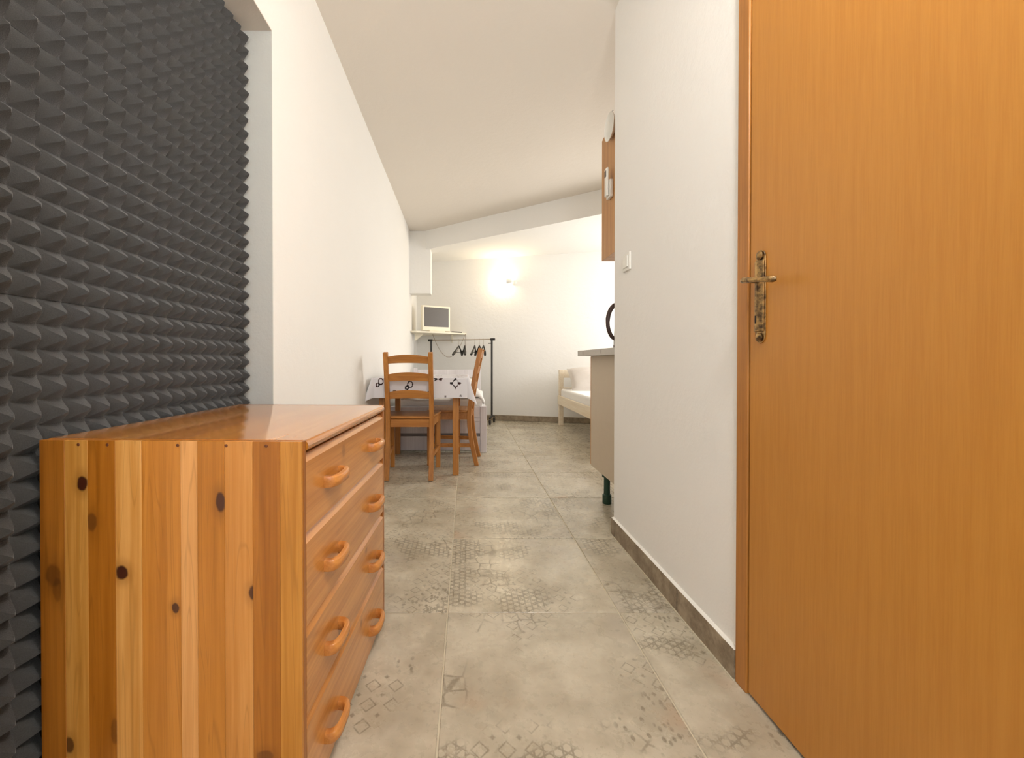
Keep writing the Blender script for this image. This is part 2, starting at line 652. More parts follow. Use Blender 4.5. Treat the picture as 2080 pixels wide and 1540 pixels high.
for k, x0 in enumerate((-0.74, -0.14, 0.46, 1.06, 1.66, 2.26)):
    x1 = x0 + 0.595
    pl = [(x0, yfar(x0) - 0.012), (x1, yfar(x1) - 0.012), (x1, yfar(x1) - 0.0), (x0, yfar(x0) - 0.0)]
    if k == 0:
        bf = MB().prism([(-0.75, yfar(-0.75) - 0.002), (2.9, yfar(2.9) - 0.002), (2.9, yfar(2.9)), (-0.75, yfar(-0.75))], 0, 0.082).build('baseboard_far', M['grout'])
        tag(bf, 'grey-brown stone skirting along the end wall', 'skirting', kind='structure')
    MB().prism(pl, 0.003, 0.08).build('skirting_tile', M['skirt'], bf, 0.001)

# ------------------------------------------------------------------ acoustic foam lining
foam = thing('acoustic_foam_lining', 'charcoal pyramid acoustic foam filling the recess behind the pine chest', 'acoustic foam', (-0.862, NY1 - 0.005, 0.0))
P = 0.05


def foam_panel(ncol, nrow, seed, ztop=None):
    rr = random.Random(seed)
    mb = MB()
    b0, bt = 0.0, 0.014
    for i in range(ncol):
        for j in range(nrow):
            y0, z0 = i * P, j * P
            y1, z1 = y0 + P, z0 + P
            cy, cz = (y0 + y1) / 2, (z0 + z1) / 2
            ty, tz = cy + rr.uniform(-0.0015, 0.0015), cz + rr.uniform(-0.0015, 0.0015) - 0.0008
            hh = bt + 0.036 + rr.uniform(-0.0015, 0.001)
            s = 0.0055
            g = 0.0225
            v = [(bt, y0, z0), (bt, y1, z0), (bt, y1, z1), (bt, y0, z1),
                 (bt + 0.0015, cy - g, cz - g), (bt + 0.0015, cy + g, cz - g), (bt + 0.0015, cy + g, cz + g), (bt + 0.0015, cy - g, cz + g),
                 (hh - 0.005, ty - s, tz - s), (hh - 0.005, ty + s, tz - s), (hh - 0.005, ty + s, tz + s), (hh - 0.005, ty - s, tz + s),
                 (hh, ty, tz)]
            f = []
            for a in (0, 4):
                for k in range(4):
                    k2 = (k + 1) % 4
                    f.append((a + k, a + k2, a + 4 + k2, a + 4 + k))
            for k in range(4):
                f.append((8 + k, 8 + (k + 1) % 4, 12))
            mb.add(v, f)
    mb.box(b0, bt, 0.0, ncol * P, 0.0, nrow * P)
    return mb


ccols = [(-0.5, 10), (-0.95, 9)]
for (oy, nc) in ccols:
    z = 0.002
    for k, nr in enumerate((10, 10, 10, 10, 2)):
        o = foam_panel(nc, nr, 50 + k + nc * 7).build('foam_panel', M['foam'], foam, smooth=50)
        o.location = (rng.uniform(0, 0.001), oy, z)
        z += nr * P + (0.001 if k < 3 else 0.006)

# ------------------------------------------------------------------ door
door = thing('door_1', 'honey-coloured wood veneer door with an aged brass lever handle', 'door', (XR, DY1, 0.0), 0, kind='structure')
# local: x from wall face, y from latch edge (negative towards the camera)
MB().box(-0.006, 0.034, -0.80, 0.0, 0.008, DZ).build('door_leaf', M['door'], door, 0.0015)
MB().box(-0.010, 0.11, 0.004, 0.048, 0.0, DZ + 0.05).build('door_frame', M['doorframe'], door, 0.003)
MB().box(-0.010, 0.11, -0.848, -0.804, 0.0, DZ + 0.05).build('door_frame', M['doorframe'], door, 0.003)
MB().box(-0.010, 0.11, -0.804, 0.004, DZ + 0.004, DZ + 0.05).build('door_frame', M['doorframe'], door, 0.003)
MB().box(0.036, 0.06, -0.804, 0.004, 0.0, DZ + 0.004).build('door_rebate', M['dark'], door)
# handle: long backplate with rounded ends, raised centre, lever
pz0, pz1, py = 0.925, 1.160, -0.040


def plate_poly(w, z0, z1, r):
    pts = []
    cz = z1 - r
    for k in range(9):
        a = math.pi * k / 8
        pts.append((py + w * math.cos(a), cz + r * math.sin(a)))
    cz = z0 + r
    for k in range(9):
        a = math.pi + math.pi * k / 8
        pts.append((py + w * math.cos(a), cz + r * math.sin(a)))
    return pts


plate = MB().prism(plate_poly(0.017, pz0, pz1, 0.022), -0.0095, -0.006, 'x').build('handle_backplate', M['brass'], door, 0.0012)
MB().prism([(-0.0095, py - 0.0155), (-0.0095, py + 0.0155), (-0.0125, py + 0.0155), (-0.0205, py + 0.003), (-0.0205, py - 0.003), (-0.0125, py - 0.0155)], pz0 + 0.030, pz1 - 0.028).build('raised_panel', M['brass'], plate, 0.001)
MB().lathe([(0.010, 0), (0.012, 0.003), (0.008, 0.006), (0.003, 0.008)], 12, (-0.0095, py, pz0 + 0.015), (-1, 0, 0)).build('stud', M['brass'], plate, smooth=60)
MB().lathe([(0.010, 0), (0.012, 0.003), (0.008, 0.006), (0.003, 0.008)], 12, (-0.0095, py, pz1 - 0.014), (-1, 0, 0)).build('stud', M['brass'], plate, smooth=60)
MB().box(-0.0212, -0.0200, py - 0.0022, py + 0.0022, pz0 + 0.05, pz0 + 0.07).build('keyhole', M['dark'], plate)
zl = 1.083
lever = MB().tube([(-0.012, py, zl), (-0.03, py, zl), (-0.052, py, zl)], [0.008, 0.0065, 0.0065], 12).build('lever_spindle', M['brass'], door, smooth=50)
MB().tube([(-0.048, py + 0.008, zl), (-0.053, py - 0.004, zl), (-0.053, py - 0.03, zl - 0.004), (-0.050, py - 0.06, zl - 0.009),
           (-0.047, py - 0.078, zl - 0.012), (-0.043, py - 0.088, zl - 0.013), (-0.038, py - 0.092, zl - 0.013)],
          [0.006, 0.0075, 0.0062, 0.006, 0.0068, 0.0085, 0.005], 12).build('lever_grip', M['brass'], lever, smooth=60)

# ------------------------------------------------------------------ chest of drawers
CX, CY, CR = -0.545, 1.082, R(-2.1)
chest = thing('chest_of_drawers', 'varnished pine chest with four drawers standing against the foam', 'chest of drawers', (CX, CY, 0), CR)
HX, HY, HT = 0.252, 0.32, 0.731


def cpx(px):
    return -HX + (px - 72.0) / (617.0 - 72.0) * 2 * HX


def cpz(py_):
    return 0.88 - (py_ - 734.0) * 0.000925


side_core = MB().box(-HX, HX, -HY + 0.006, -HY + 0.018, 0, HT - 0.0005).build('side_panel', wood('pine_core', S(150, 86, 22), S(190, 122, 48), 'z', 90, 0.36, seed=11), chest)
edges = [72, 125, 174, 232, 287, 368, 403, 459, 517, 573, 617]
tones = [((146, 84, 14), (182, 114, 36)), ((182, 120, 42), (214, 156, 78)), ((152, 88, 12), (184, 114, 34)), ((192, 128, 50), (222, 164, 92)),
         ((172, 104, 24), (200, 130, 48)), ((196, 130, 60), (222, 160, 94)), ((166, 100, 20), (194, 124, 42)), ((190, 122, 48), (216, 152, 82)),
         ((150, 86, 14), (178, 110, 34)), ((172, 108, 28), (202, 138, 58))]
knots_px = {0: [(100, 1172, 14, 20, 0.5), (108, 1200, 8, 20, 0.4)], 1: [(163, 983, 9, 13, 1), (131, 1522, 9, 14, 0.8)], 2: [(182, 1062, 9, 16, 0.55), (228, 1490, 7, 22, 0.45)],
            3: [(245, 1164, 11, 12, 1)], 4: [(357, 1234, 6, 9, 0.9)], 6: [(451, 1017, 8, 17, 0.95)], 7: [(519, 1200, 9, 13, 0.9)],
            8: [(541, 1530, 14, 10, 0.5)]}
for i in range(10):
    ks = [(cpx(a), cpz(b), ra * 0.00115, rb * 0.00115, dk) for (a, b, ra, rb, dk) in knots_px.get(i, [])]
    mt = wood('pine_stave_%02d' % i, S(*tones[i][0]), S(*tones[i][1]), 'z', 95, 0.34, ks, seed=20 + i, streak=0.6)
    x0, x1 = cpx(edges[i]), cpx(edges[i + 1])
    MB().box(x0, x1 - 0.0002, -HY, -HY + 0.006, 0, HT).build('stave', mt, side_core, 0.0006, seg=1)
mp = plain('dark_nail_dimple', S(96, 46, 14), 0.5)
for px in (155, 216, 363, 463, 545):
    MB().lathe([(0.0032, 0), (0.0026, 0.0008), (0.0008, 0.0011)], 8, (cpx(px), -HY, HT - 0.008), (0, -1, 0)).build('nail_head', mp, side_core)
M['pinefront'] = wood('pine_drawer_front', S(184, 118, 48), S(214, 150, 78), 'y', 80, 0.28, [(-0.09, 0.665, 0.010, 0.016, 0.35), (0.10, 0.335, 0.008, 0.008, 0.6), (-0.12, 0.25, 0.008, 0.014, 0.5), (0.05, 0.155, 0.007, 0.010, 0.5)],
                       seed=31, streak=0.45, knot_axes='yz', knot_col=(110, 56, 22))
M['pinetop'] = wood('pine_top', S(178, 108, 30), S(212, 146, 62), 'y', 60, 0.15, seed=33, streak=0.8, spec=0.6)
for k_, cw, cr_ in (('pinefront', 0.35, 0.16), ('pinetop', 0.6, 0.07)):
    b_ = M[k_].node_tree.nodes['Principled BSDF']
    b_.inputs['Coat Weight'].default_value = cw
    b_.inputs['Coat Roughness'].default_value = cr_
M['pinetop'].node_tree.nodes.remove(M['pinetop'].node_tree.nodes['Bump'])
M['pineedge'] = wood('pine_edge', S(146, 86, 28), S(176, 110, 44), 'z', 90, 0.35, seed=34, streak=0.4)
M['pinepull'] = wood('pine_pull', S(178, 108, 44), S(212, 146, 78), 'y', 70, 0.22, seed=35, streak=0.3)
MB().box(-HX, HX, HY - 0.018, HY, 0, HT).build('side_panel', M['pineedge'], chest, 0.002)
MB().box(HX - 0.006, HX + 0.0005, -HY + 0.0062, -HY + 0.018, 0, HT - 0.001).build('front_edge_strip', M['pineedge'], side_core, 0.001)
# top board between the sides with rounded front edge
tp = [(-HX, HT - 0.022)] + [(HX - 0.006 + 0.011 * math.cos(a_), HT - 0.011 + 0.011 * math.sin(a_)) for a_ in [-math.pi / 2 + math.pi * k / 8 for k in range(9)]] + [(-HX, HT)]
MB().prism(tp, -HY + 0.0181, HY - 0.0181, 'y').build('top_board', M['pinetop'], chest, smooth=15)
MB().box(-HX, -HX + 0.006, -HY + 0.018, HY - 0.018, 0, HT - 0.022).build('back_panel', M['pineedge'], chest)
MB().box(-HX + 0.006, HX - 0.02, -HY + 0.019, HY - 0.019, 0.02, HT - 0.03).build('carcass_interior', M['dark'], chest)
MB().box(HX - 0.04, HX - 0.012, -HY + 0.018, HY - 0.018, 0, 0.02).build('plinth', M['pineedge'], chest)
drawers = [(0.553, 0.702, 0.625), (0.3735, 0.5465, 0.447), (0.200, 0.367, 0.268), (0.012, 0.1935, 0.080)]


def pull_mesh():
    """bow pull seen from above: rounded outer, D-shaped finger hole; rounded top and bottom"""
    L, D, Hh = 0.050, 0.033, 0.0115
    n = 16
    mb = MB()
    lv = [(-Hh, 0.86), (-Hh * 0.8, 0.96), (0.0, 1.0), (Hh * 0.8, 0.96), (Hh, 0.86)]
    rings = []
    for (zz, k) in lv:
        outer, inner = [], []
        for i in range(n + 1):
            a = -math.pi / 2 + math.pi * i / n
            e = 0.62
            sx = abs(math.cos(a)) ** e
            sy = (abs(math.sin(a)) ** e) * (1 if math.sin(a) > 0 else -1)
            outer.append((D * sx * k, L * sy * (0.9 + 0.1 * k), zz))
            kk = 1.0 - (k - 0.86) * 0.6
            inner.append(((D - 0.0115) * sx * kk, (L - 0.014) * sy * kk, zz))
        rings.append((outer, inner))
    v, f = [], []
    m_ = n + 1
    for (o_, i_) in rings:
        v += o_ + i_
    st = 2 * m_
    for r_ in range(len(lv) - 1):
        for i in range(n):
            a = r_ * st + i
            f.append((a, a + 1, a + 1 + st, a + st))
            b = r_ * st + m_ + i
            f.append((b, b + st, b + 1 + st, b + 1))
    for r_ in (0, len(lv) - 1):
        for i in range(n):
            a, b = r_ * st + i, r_ * st + m_ + i
            f.append((a, b, b + 1, a + 1) if r_ == 0 else (a, a + 1, b + 1, b))
    return mb.add(v, f)


pull_me = pull_mesh().mesh('drawer_pull', 50)
for (z0, z1, zh) in drawers:
    # front with rounded, slightly projecting top lip
    poly = [(HX - 0.020, z0), (HX - 0.002, z0), (HX, z0 + 0.002), (HX, z1 - 0.013), (HX - 0.011, z1 - 0.0005), (HX - 0.020, z1)]
    d = MB().prism(poly, -HY + 0.0195, HY - 0.0195, 'y').build('drawer', M['pinefront'], chest, smooth=30)
    for yy in (-0.165, 0.175):
        p_ = link('drawer_pull', pull_me, M['pinepull'], d)
        p_.location = (HX - 0.001, yy, zh)

# ------------------------------------------------------------------ chairs
def make_chair(label, top, loc, rotz, group='pine ladder-back chairs at the table'):
    t = thing('dining_chair', label, 'chair', loc, rotz, group)
    wb, wf_ = 0.163, 0.190
    # back posts (leg and upright in one)
    path = []
    for k in range(13):
        z = top * k / 12.0
        if z < 0.42:
            y = -0.250 + (0.250 - 0.185) * math.sin(math.pi / 2 * z / 0.42)
        else:
            u = (z - 0.42) / (top - 0.42)
            y = -0.185 - 0.098 * u ** 1.35
        path.append((y, z))
    for s in (-1, 1):
        MB().sweep([(s * wb, y, z) for y, z in path], 0.034, 0.036, (1, 0, 0)).build('back_leg', M['chair'], t, 0.004)
        MB().bar((s * wf_, 0.150, 0), (s * wf_, 0.150, 0.4455), 0.034, 0.034, (0, 1, 0)).build('front_leg', M['chair'], t, 0.004)

    def ypost(z):
        for (ya, za), (yb, zb) in zip(path, path[1:]):
            if za <= z <= zb:
                return ya + (yb - ya) * (z - za) / (zb - za)
        return path[-1][0]
    for (zb, zt) in ((0.600, 0.652), (0.732, 0.784), (0.862, 0.912)):
        k = top / 0.945
        zb, zt = zb * k, zt * k
        n = 10
        v, f = [], []
        for i in range(n + 1):
            u = -1 + 2 * i / n
            x = u * (wb - 0.012)
            arch = 0.016 * (1 - u * u) ** 1.0
            yc = -0.012 * (1 - u * u)
            for (zz, dy) in ((zb + arch * 0.35, -0.009), (zb + arch * 0.35, 0.009), (zt + arch, 0.009), (zt + arch, -0.009)):
                v.append((x, ypost(zz) + yc + dy, zz))
        for i in range(n):
            for q in range(4):
                a, b = i * 4 + q, i * 4 + (q + 1) % 4
                f.append((a, b, b + 4, a + 4))
        f += [(3, 2, 1, 0), (n * 4, n * 4 + 1, n * 4 + 2, n * 4 + 3)]
        MB().add(v, f).build('back_slat', M['chairx'], t, 0.003, smooth=40)
    # seat: slightly trapezoid board with notches hidden by posts
    MB().prism([(-0.168, -0.168), (0.168, -0.168), (0.212, 0.165), (0.205, 0.172), (-0.205, 0.172), (-0.212, 0.165)], 0.446, 0.466).build('seat', M['chairx'], t, 0.006)
    # aprons
    MB().box(-wf_ + 0.017, wf_ - 0.017, 0.143, 0.160, 0.388, 0.445).build('front_apron', M['chairx'], t, 0.002)
    MB().box(-wb + 0.017, wb - 0.017, -0.193, -0.177, 0.388, 0.445).build('back_apron', M['chairx'], t, 0.002)
    for s in (-1, 1):
        MB().bar((s * wb, -0.172, 0.417), (s * wf_, 0.133, 0.417), 0.018, 0.056).build('side_apron', M['chairx'], t, 0.002)
        MB().bar((s * wb, ypost(0.17) + 0.016, 0.17), (s * wf_, 0.134, 0.17), 0.018, 0.032).build('side_stretcher', M['chairx'], t, 0.002)
    return t


make_chair('honey pine ladder-back chair with its back to the camera, beside the chest', 0.945, (-0.426, 3.245, 0), 0)
make_chair('honey pine ladder-back chair seen side-on at the right end of the table', 0.99, (-0.150, 3.63, 0), R(90) - R(5))

# ------------------------------------------------------------------ table and cloth
TX0, TX1, TY0, TY1 = -0.700, 0.0, 3.085, 3.90
tb = thing('dining_table', 'honey pine dining table under a white patterned cloth', 'table', ((TX0 + TX1) / 2, (TY0 + TY1) / 2, 0))
ox, oy = (TX0 + TX1) / 2, (TY0 + TY1) / 2
MB().box(TX0 - ox, TX1 - ox, TY0 - oy, TY1 - oy, 0.725, 0.748).build('table_top', M['chairx'], tb, 0.004)
LX0, LX1, LY0, LY1 = -0.652, -0.085, 3.162, 3.868
for lx in (LX0, LX1):
    for ly in (LY0, LY1):
        MB().bar((lx - ox, ly - oy, 0), (lx - ox, ly - oy, 0.725), 0.046, 0.046, (0, 1, 0)).build('leg', M['chair'], tb, 0.005)
for ly in (LY0, LY1):
    MB().box(LX0 - ox + 0.0235, LX1 - ox - 0.0235, ly - oy - 0.01, ly - oy + 0.01, 0.625, 0.725).build('apron', M['chairx'], tb, 0.002)
for lx in (LX0, LX1):
    MB().box(lx - ox - 0.01, lx - ox + 0.01, LY0 - oy + 0.0235, LY1 - oy - 0.0235, 0.625, 0.725).build('apron', M['chairx'], tb, 0.002)


def tablecloth():
    hx, hy = (TX1 - TX0) / 2 + 0.004, (TY1 - TY0) / 2 + 0.004
    drop = 0.150
    ex, ey = hx + drop, hy + drop
    nx, ny = 170, 180
    motif = []
    # printed motifs: (u, v, kind) in cloth coordinates, u across, v along (front edge of the top at v=-hy)
    def W(X, z):
        return (X - ox, -hy - (0.75 - z))
    motif = [W(-0.084, 0.712) + ('flower',), W(-0.433, 0.694) + ('drop',), W(-0.215, 0.745) + ('bow',), W(-0.31, 0.640) + ('bow',), W(-0.52, 0.648) + ('bow',),
             W(-0.655, 0.715) + ('drop',), W(-0.16, 0.612) + ('dot',), W(-0.045, 0.618) + ('dot',), W(-0.26, 0.61) + ('dot',),
             (hx + 0.06, -hy + 0.09, 'bow'), (hx + 0.08, -hy + 0.32, 'flower'), (hx + 0.07, 0.12, 'drop')]
    for a in range(4):
        for b in range(4):
            motif.append((-hx + 0.1 + a * 0.18, -hy + 0.12 + b * 0.19, ('flower', 'drop', 'bow')[(a + b) % 3]))

    def ink(u, v):
        k = 0.0
        for (mu, mv, kd) in motif:
            du, dv = u - mu, v - mv
            d = math.hypot(du, dv)
            if d > 0.06:
                continue
            if kd == 'flower':
                e = abs(math.hypot(du * 1.25, dv) - 0.026)
                k = max(k, 1 if e < 0.0035 else 0)
                for (qx, qy) in ((0.031, 0), (-0.031, 0), (0, 0.036), (0, -0.036)):
                    dd = math.hypot(du - qx, dv - qy)
                    if dd < (0.0125 if qy == 0 else 0.008) and d > 0.022:
                        k = max(k, 0.75)
            elif kd == 'drop':
                e = abs(math.hypot((du - 0.008) * 1.25, dv - 0.010) - 0.023)
                if e < 0.0042:
                    k = 1
                e = abs(math.hypot(du + 0.016, dv + 0.016) - 0.012)
                if e < 0.0048:
                    k = 1
            elif kd == 'bow':
                for qx in (-0.022, 0.022):
                    if math.hypot((du - qx) * 0.8, (dv - 0.004) * 1.5) < 0.011:
                        k = 0.9
                if abs(dv + abs(du) * 0.5) < 0.005 and abs(du) < 0.03:
                    k = 0.9
            else:
                if d < 0.011:
                    k = 0.6
        return k

    v, f, col = [], [], []
    for j in range(ny + 1):
        for i in range(nx + 1):
            u = -ex + 2 * ex * i / nx
            w = -ey + 2 * ey * j / ny
            du = max(abs(u) - hx, 0.0)
            dw = max(abs(w) - hy, 0.0)
            su, sw = (1 if u > 0 else -1), (1 if w > 0 else -1)
            x = max(-hx, min(hx, u))
            y = max(-hy, min(hy, w))
            if du == 0 and dw == 0:
                z = 0.0
                x, y = u, w
            elif du > 0 and dw > 0:
                # corner: cloth falls in a soft cone fold
                rr = math.hypot(du, dw)
                ang = math.atan2(dw, du)            # 0..pi/2
                hang = rr
                out = 0.010 + 0.30 * hang * (math.sin(2 * ang) ** 2) + 0.05 * hang
                # squeeze direction toward the diagonal so that the fold hangs as a point
                x += su * out * math.cos(ang) * (1.15 if True else 1)
                y += sw * out * math.sin(ang)
                z = -math.sqrt(max(hang * hang - out * out, 0.0))
            else:
                dd = du + dw
                along = w if du > 0 else u
                wave = 0.5 + 0.5 * math.sin(along * 23 + (1.3 if du > 0 else 0.2))
                out = 0.004 + dd * (0.05 + 0.05 * wave)
                if su > 0 and du > 0:
                    out = min(out, 0.010)
                if du > 0:
                    x += su * out
                else:
                    y += sw * out
                z = -dd * 0.995
            v.append((x, y, 0.7525 + z))
            col.append(ink(u, w))
    for j in range(ny):
        for i in range(nx):
            a = j * (nx + 1) + i
            f.append((a, a + 1, a + nx + 2, a + nx + 1))
    me = bpy.data.meshes.new('tablecloth')
    me.from_pydata(v, [], f)
    at = me.attributes.new('print', 'FLOAT', 'POINT')
    for k, c_ in enumerate(col):
        at.data[k].value = c_
    for p_ in me.polygons:
        p_.use_smooth = True
    me.update()
    t = NT('printed_cotton')
    a = t.n('ShaderNodeAttribute', attribute_name='print')
    n_ = t.noise(t.objco(), 14, 2)
    inkc = t.mix(t.smooth(n_, 0.42, 0.58), S(70, 34, 34), S(38, 34, 36))
    t.base(t.mix(t.smooth(a.outputs['Fac'], 0.3, 0.75), S(226, 224, 228), inkc))
    t.set(rough=0.85, spec=0.2)
    t.bump(t.noise(t.objco(), 400, 2), 0.1, 0.001)
    o = link('tablecloth', me, t.m)
    o.location = (ox, oy, 0)
    so = o.modifiers.new('solid', 'SOLIDIFY')
    so.thickness = 0.0012
    so.offset = 1
    return o


tag(tablecloth(), 'white cotton tablecloth printed with dark rings and bows, draped over the table', 'tablecloth')

# ------------------------------------------------------------------ soft bodies
def pillow_mesh(lx, ly, lz, seed=1, nx=22, ny=16):
    rr = random.Random(seed)
    ph = [rr.uniform(0, 6.28) for _ in range(6)]
    top, bot = [], []
    for j in range(ny + 1):
        for i in range(nx + 1):
            u, v = -1 + 2 * i / nx, -1 + 2 * j / ny
            pin = 1 - 0.10 * (1 - v * v) * u * u * 0.0
            e = max(0.0, (1 - abs(u) ** 2.6)) ** 0.5 * max(0.0, (1 - abs(v) ** 2.6)) ** 0.5
            x = u * lx / 2 * (1 - 0.06 * (1 - v * v) * abs(u) ** 3)
            y = v * ly / 2 * (1 - 0.06 * (1 - u * u) * abs(v) ** 3)
            wr_ = 0.05 * math.sin(7 * u + 3 * v + ph[0]) + 0.04 * math.sin(9 * v - 5 * u + ph[1])
            top.append((x, y, lz * (0.5 + 0.5 * e * (1 + wr_))))
            bot.append((x, y, lz * (0.5 - 0.42 * e)))
    n = (nx + 1) * (ny + 1)
    f = []
    for j in range(ny):
        for i in range(nx):
            a = j * (nx + 1) + i
            f.append((a, a + 1, a + nx + 2, a + nx + 1))
            f.append((n + a, n + a + nx + 1, n + a + nx + 2, n + a + 1))
    border = [i for i in range(nx + 1)] + [j * (nx + 1) + nx for j in range(1, ny + 1)] + [ny * (nx + 1) + i for i in range(nx - 1, -1, -1)] + [j * (nx + 1) for j in range(ny - 1, 0, -1)]
    for k in range(len(border)):
        a, b = border[k], border[(k + 1) % len(border)]
        f.append((a, n + a, n + b, b))
    return MB().add(top + bot, f)


# ------------------------------------------------------------------ left bed (white-grey, behind the table)
BX0, BX1, BY0, BY1 = -0.735, 0.192, 3.925, 5.66
bed = thing('storage_bed', 'whitish wooden single bed with boarded foot end behind the dining table', 'bed', ((BX0 + BX1) / 2, BY0, 0))
bx, by = (BX0 + BX1) / 2, BY0
HBX = (BX1 - BX0) / 2
MW = M['bedwhite']
for s in (-1, 1):
    MB().box(s * HBX - (0.062 if s > 0 else 0), s * HBX + (0.062 if s < 0 else 0), 0, 0.045, 0, 0.445).build('foot_post', MW, bed, 0.003)
    MB().box(s * HBX - (0.055 if s > 0 else 0), s * HBX + (0.055 if s < 0 else 0), BY1 - by - 0.04, BY1 - by, 0, 0.785).build('head_post', MW, bed, 0.003)
for (z0, z1, yy) in ((0.335, 0.440, 0.008), (0.185, 0.300, 0.014)):
    MB().box(-HBX + 0.0625, HBX - 0.0625, yy, yy + 0.022, z0, z1).build('foot_board', MW, bed, 0.002)
MB().box(-HBX + 0.0625, HBX - 0.0625, 0.006, 0.03, 0.300, 0.332).build('foot_rail', MW, bed, 0.002)
MB().box(-HBX + 0.0625, HBX - 0.0625, 0.012, 0.034, 0.02, 0.155).build('drawer_front', MW, bed, 0.003)
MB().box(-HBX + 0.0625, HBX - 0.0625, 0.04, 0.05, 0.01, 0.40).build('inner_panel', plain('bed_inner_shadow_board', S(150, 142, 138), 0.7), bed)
for (z0, z1) in ((0.66, 0.765), (0.52, 0.625), (0.40, 0.49)):
    MB().box(-HBX + 0.0555, HBX - 0.0555, BY1 - by - 0.03, BY1 - by - 0.008, z0, z1).build('head_board', MW, bed, 0.003)
for s in (-1, 1):
    xx = s * (HBX - 0.014)
    MB().box(xx - 0.012, xx + 0.012, 0.046, BY1 - by - 0.041, 0.27, 0.43).build('side_rail', MW, bed, 0.003)
MB().box(-HBX + 0.03, HBX - 0.03, 0.055, BY1 - by - 0.045, 0.40, 0.52).build('mattress', M['linen'], bed, 0.03, seg=3)

# rumpled duvet on the left bed
def duvet():
    nx, ny = 40, 60
    v, f = [], []
    for j in range(ny + 1):
        for i in range(nx + 1):
            u, w = i / nx, j / ny
            x = -HBX + 0.05 + u * (2 * HBX - 0.045)
            y = 0.04 + w * 1.05
            z = 0.528 + 0.035 * (0.5 + 0.5 * math.sin(9 * u + 5 * w + 1.2 * math.sin(6 * w))) + 0.025 * math.sin(13 * w - 6 * u) * u + 0.012 * math.sin(21 * u + 11 * w)
            z += 0.04 * math.exp(-((u - 0.8) / 0.2) ** 2 - ((w - 0.25) / 0.2) ** 2)
            if u > 0.88:
                k = (u - 0.88) / 0.12
                z -= 0.10 * k * k * (0.6 + 0.4 * math.sin(8 * w))
                x -= 0.02 * k
            if w < 0.06:
                k = 1 - w / 0.06
                z -= 0.045 * k * k
            v.append((x, y, z))
    for j in range(ny):
        for i in range(nx):
            a = j * (nx + 1) + i
            f.append((a, a + 1, a + nx + 2, a + nx + 1))
    o = MB().add(v, f).build('duvet', M['linen'], smooth=80)
    o.location = (bx, by + 0.012, 0)
    so = o.modifiers.new('solid', 'SOLIDIFY')
    so.thickness = 0.02
    so.offset = -1
    return o


tag(duvet(), 'rumpled white duvet on the bed behind the dining table', 'duvet')
o = pillow_mesh(0.62, 0.40, 0.15, 4).build('pillow', M['pillow'], smooth=80)
o.location = (bx + 0.08, BY1 - 0.30, 0.515)
o.rotation_euler = (R(10), 0, R(4))
tag(o, 'white pillow at the head of the bed behind the table', 'pillow', 'bed pillows')

# ------------------------------------------------------------------ right bed (cream)
QX0, QX1, QY0, QY1 = 1.265, 2.185, 3.72, 5.63
cb = thing('single_bed', 'cream wooden slatted single bed partly hidden by the kitchen cabinet', 'bed', (QX0, QY1, 0))
MC = M['bedcream']
ln_ = QY1 - QY0
wd = QX1 - QX0
for (xx) in (0.0, wd - 0.06):
    MB().box(xx, xx + 0.06, -0.045, 0, 0, 0.765).build('head_post', MC, cb, 0.004)
    MB().box(xx, xx + 0.06, -ln_, -ln_ + 0.045, 0, 0.42).build('foot_post', MC, cb, 0.004)
MB().box(0.0605, wd - 0.0605, -0.035, -0.010, 0.655, 0.765).build('head_rail', MC, cb, 0.004)
MB().box(0.0605, wd - 0.0605, -0.035, -0.010, 0.42, 0.52).build('head_rail', MC, cb, 0.004)
MB().box(0.0605, wd - 0.0605, -ln_ + 0.01, -ln_ + 0.035, 0.29, 0.41).build('foot_rail', MC, cb, 0.004)
for xx in (-0.012, wd - 0.013):
    MB().box(xx, xx + 0.025, -ln_ - 0.005, 0.005, 0.292, 0.412).build('side_rail', MC, cb, 0.003)
for k in range(8):
    yy = -ln_ + 0.12 + k * 0.225
    MB().box(0.0135, wd - 0.0135, yy, yy + 0.07, 0.335, 0.355).build('bed_slat', MC, cb)
MB().box(0.02, wd - 0.02, -ln_ + 0.05, -0.05, 0.356, 0.505).build('mattress', M['linen'], cb, 0.025, seg=3)
o = pillow_mesh(0.70, 0.46, 0.17, 9).build('pillow', M['pillowdark'], smooth=80)
o.location = (QX0 + 0.43, QY1 - 0.27, 0.585)
o.rotation_euler = (R(40), R(-3), R(-5))
tag(o, 'pale pillow propped on the cream bed beside the kitchen cabinet', 'pillow', 'bed pillows')

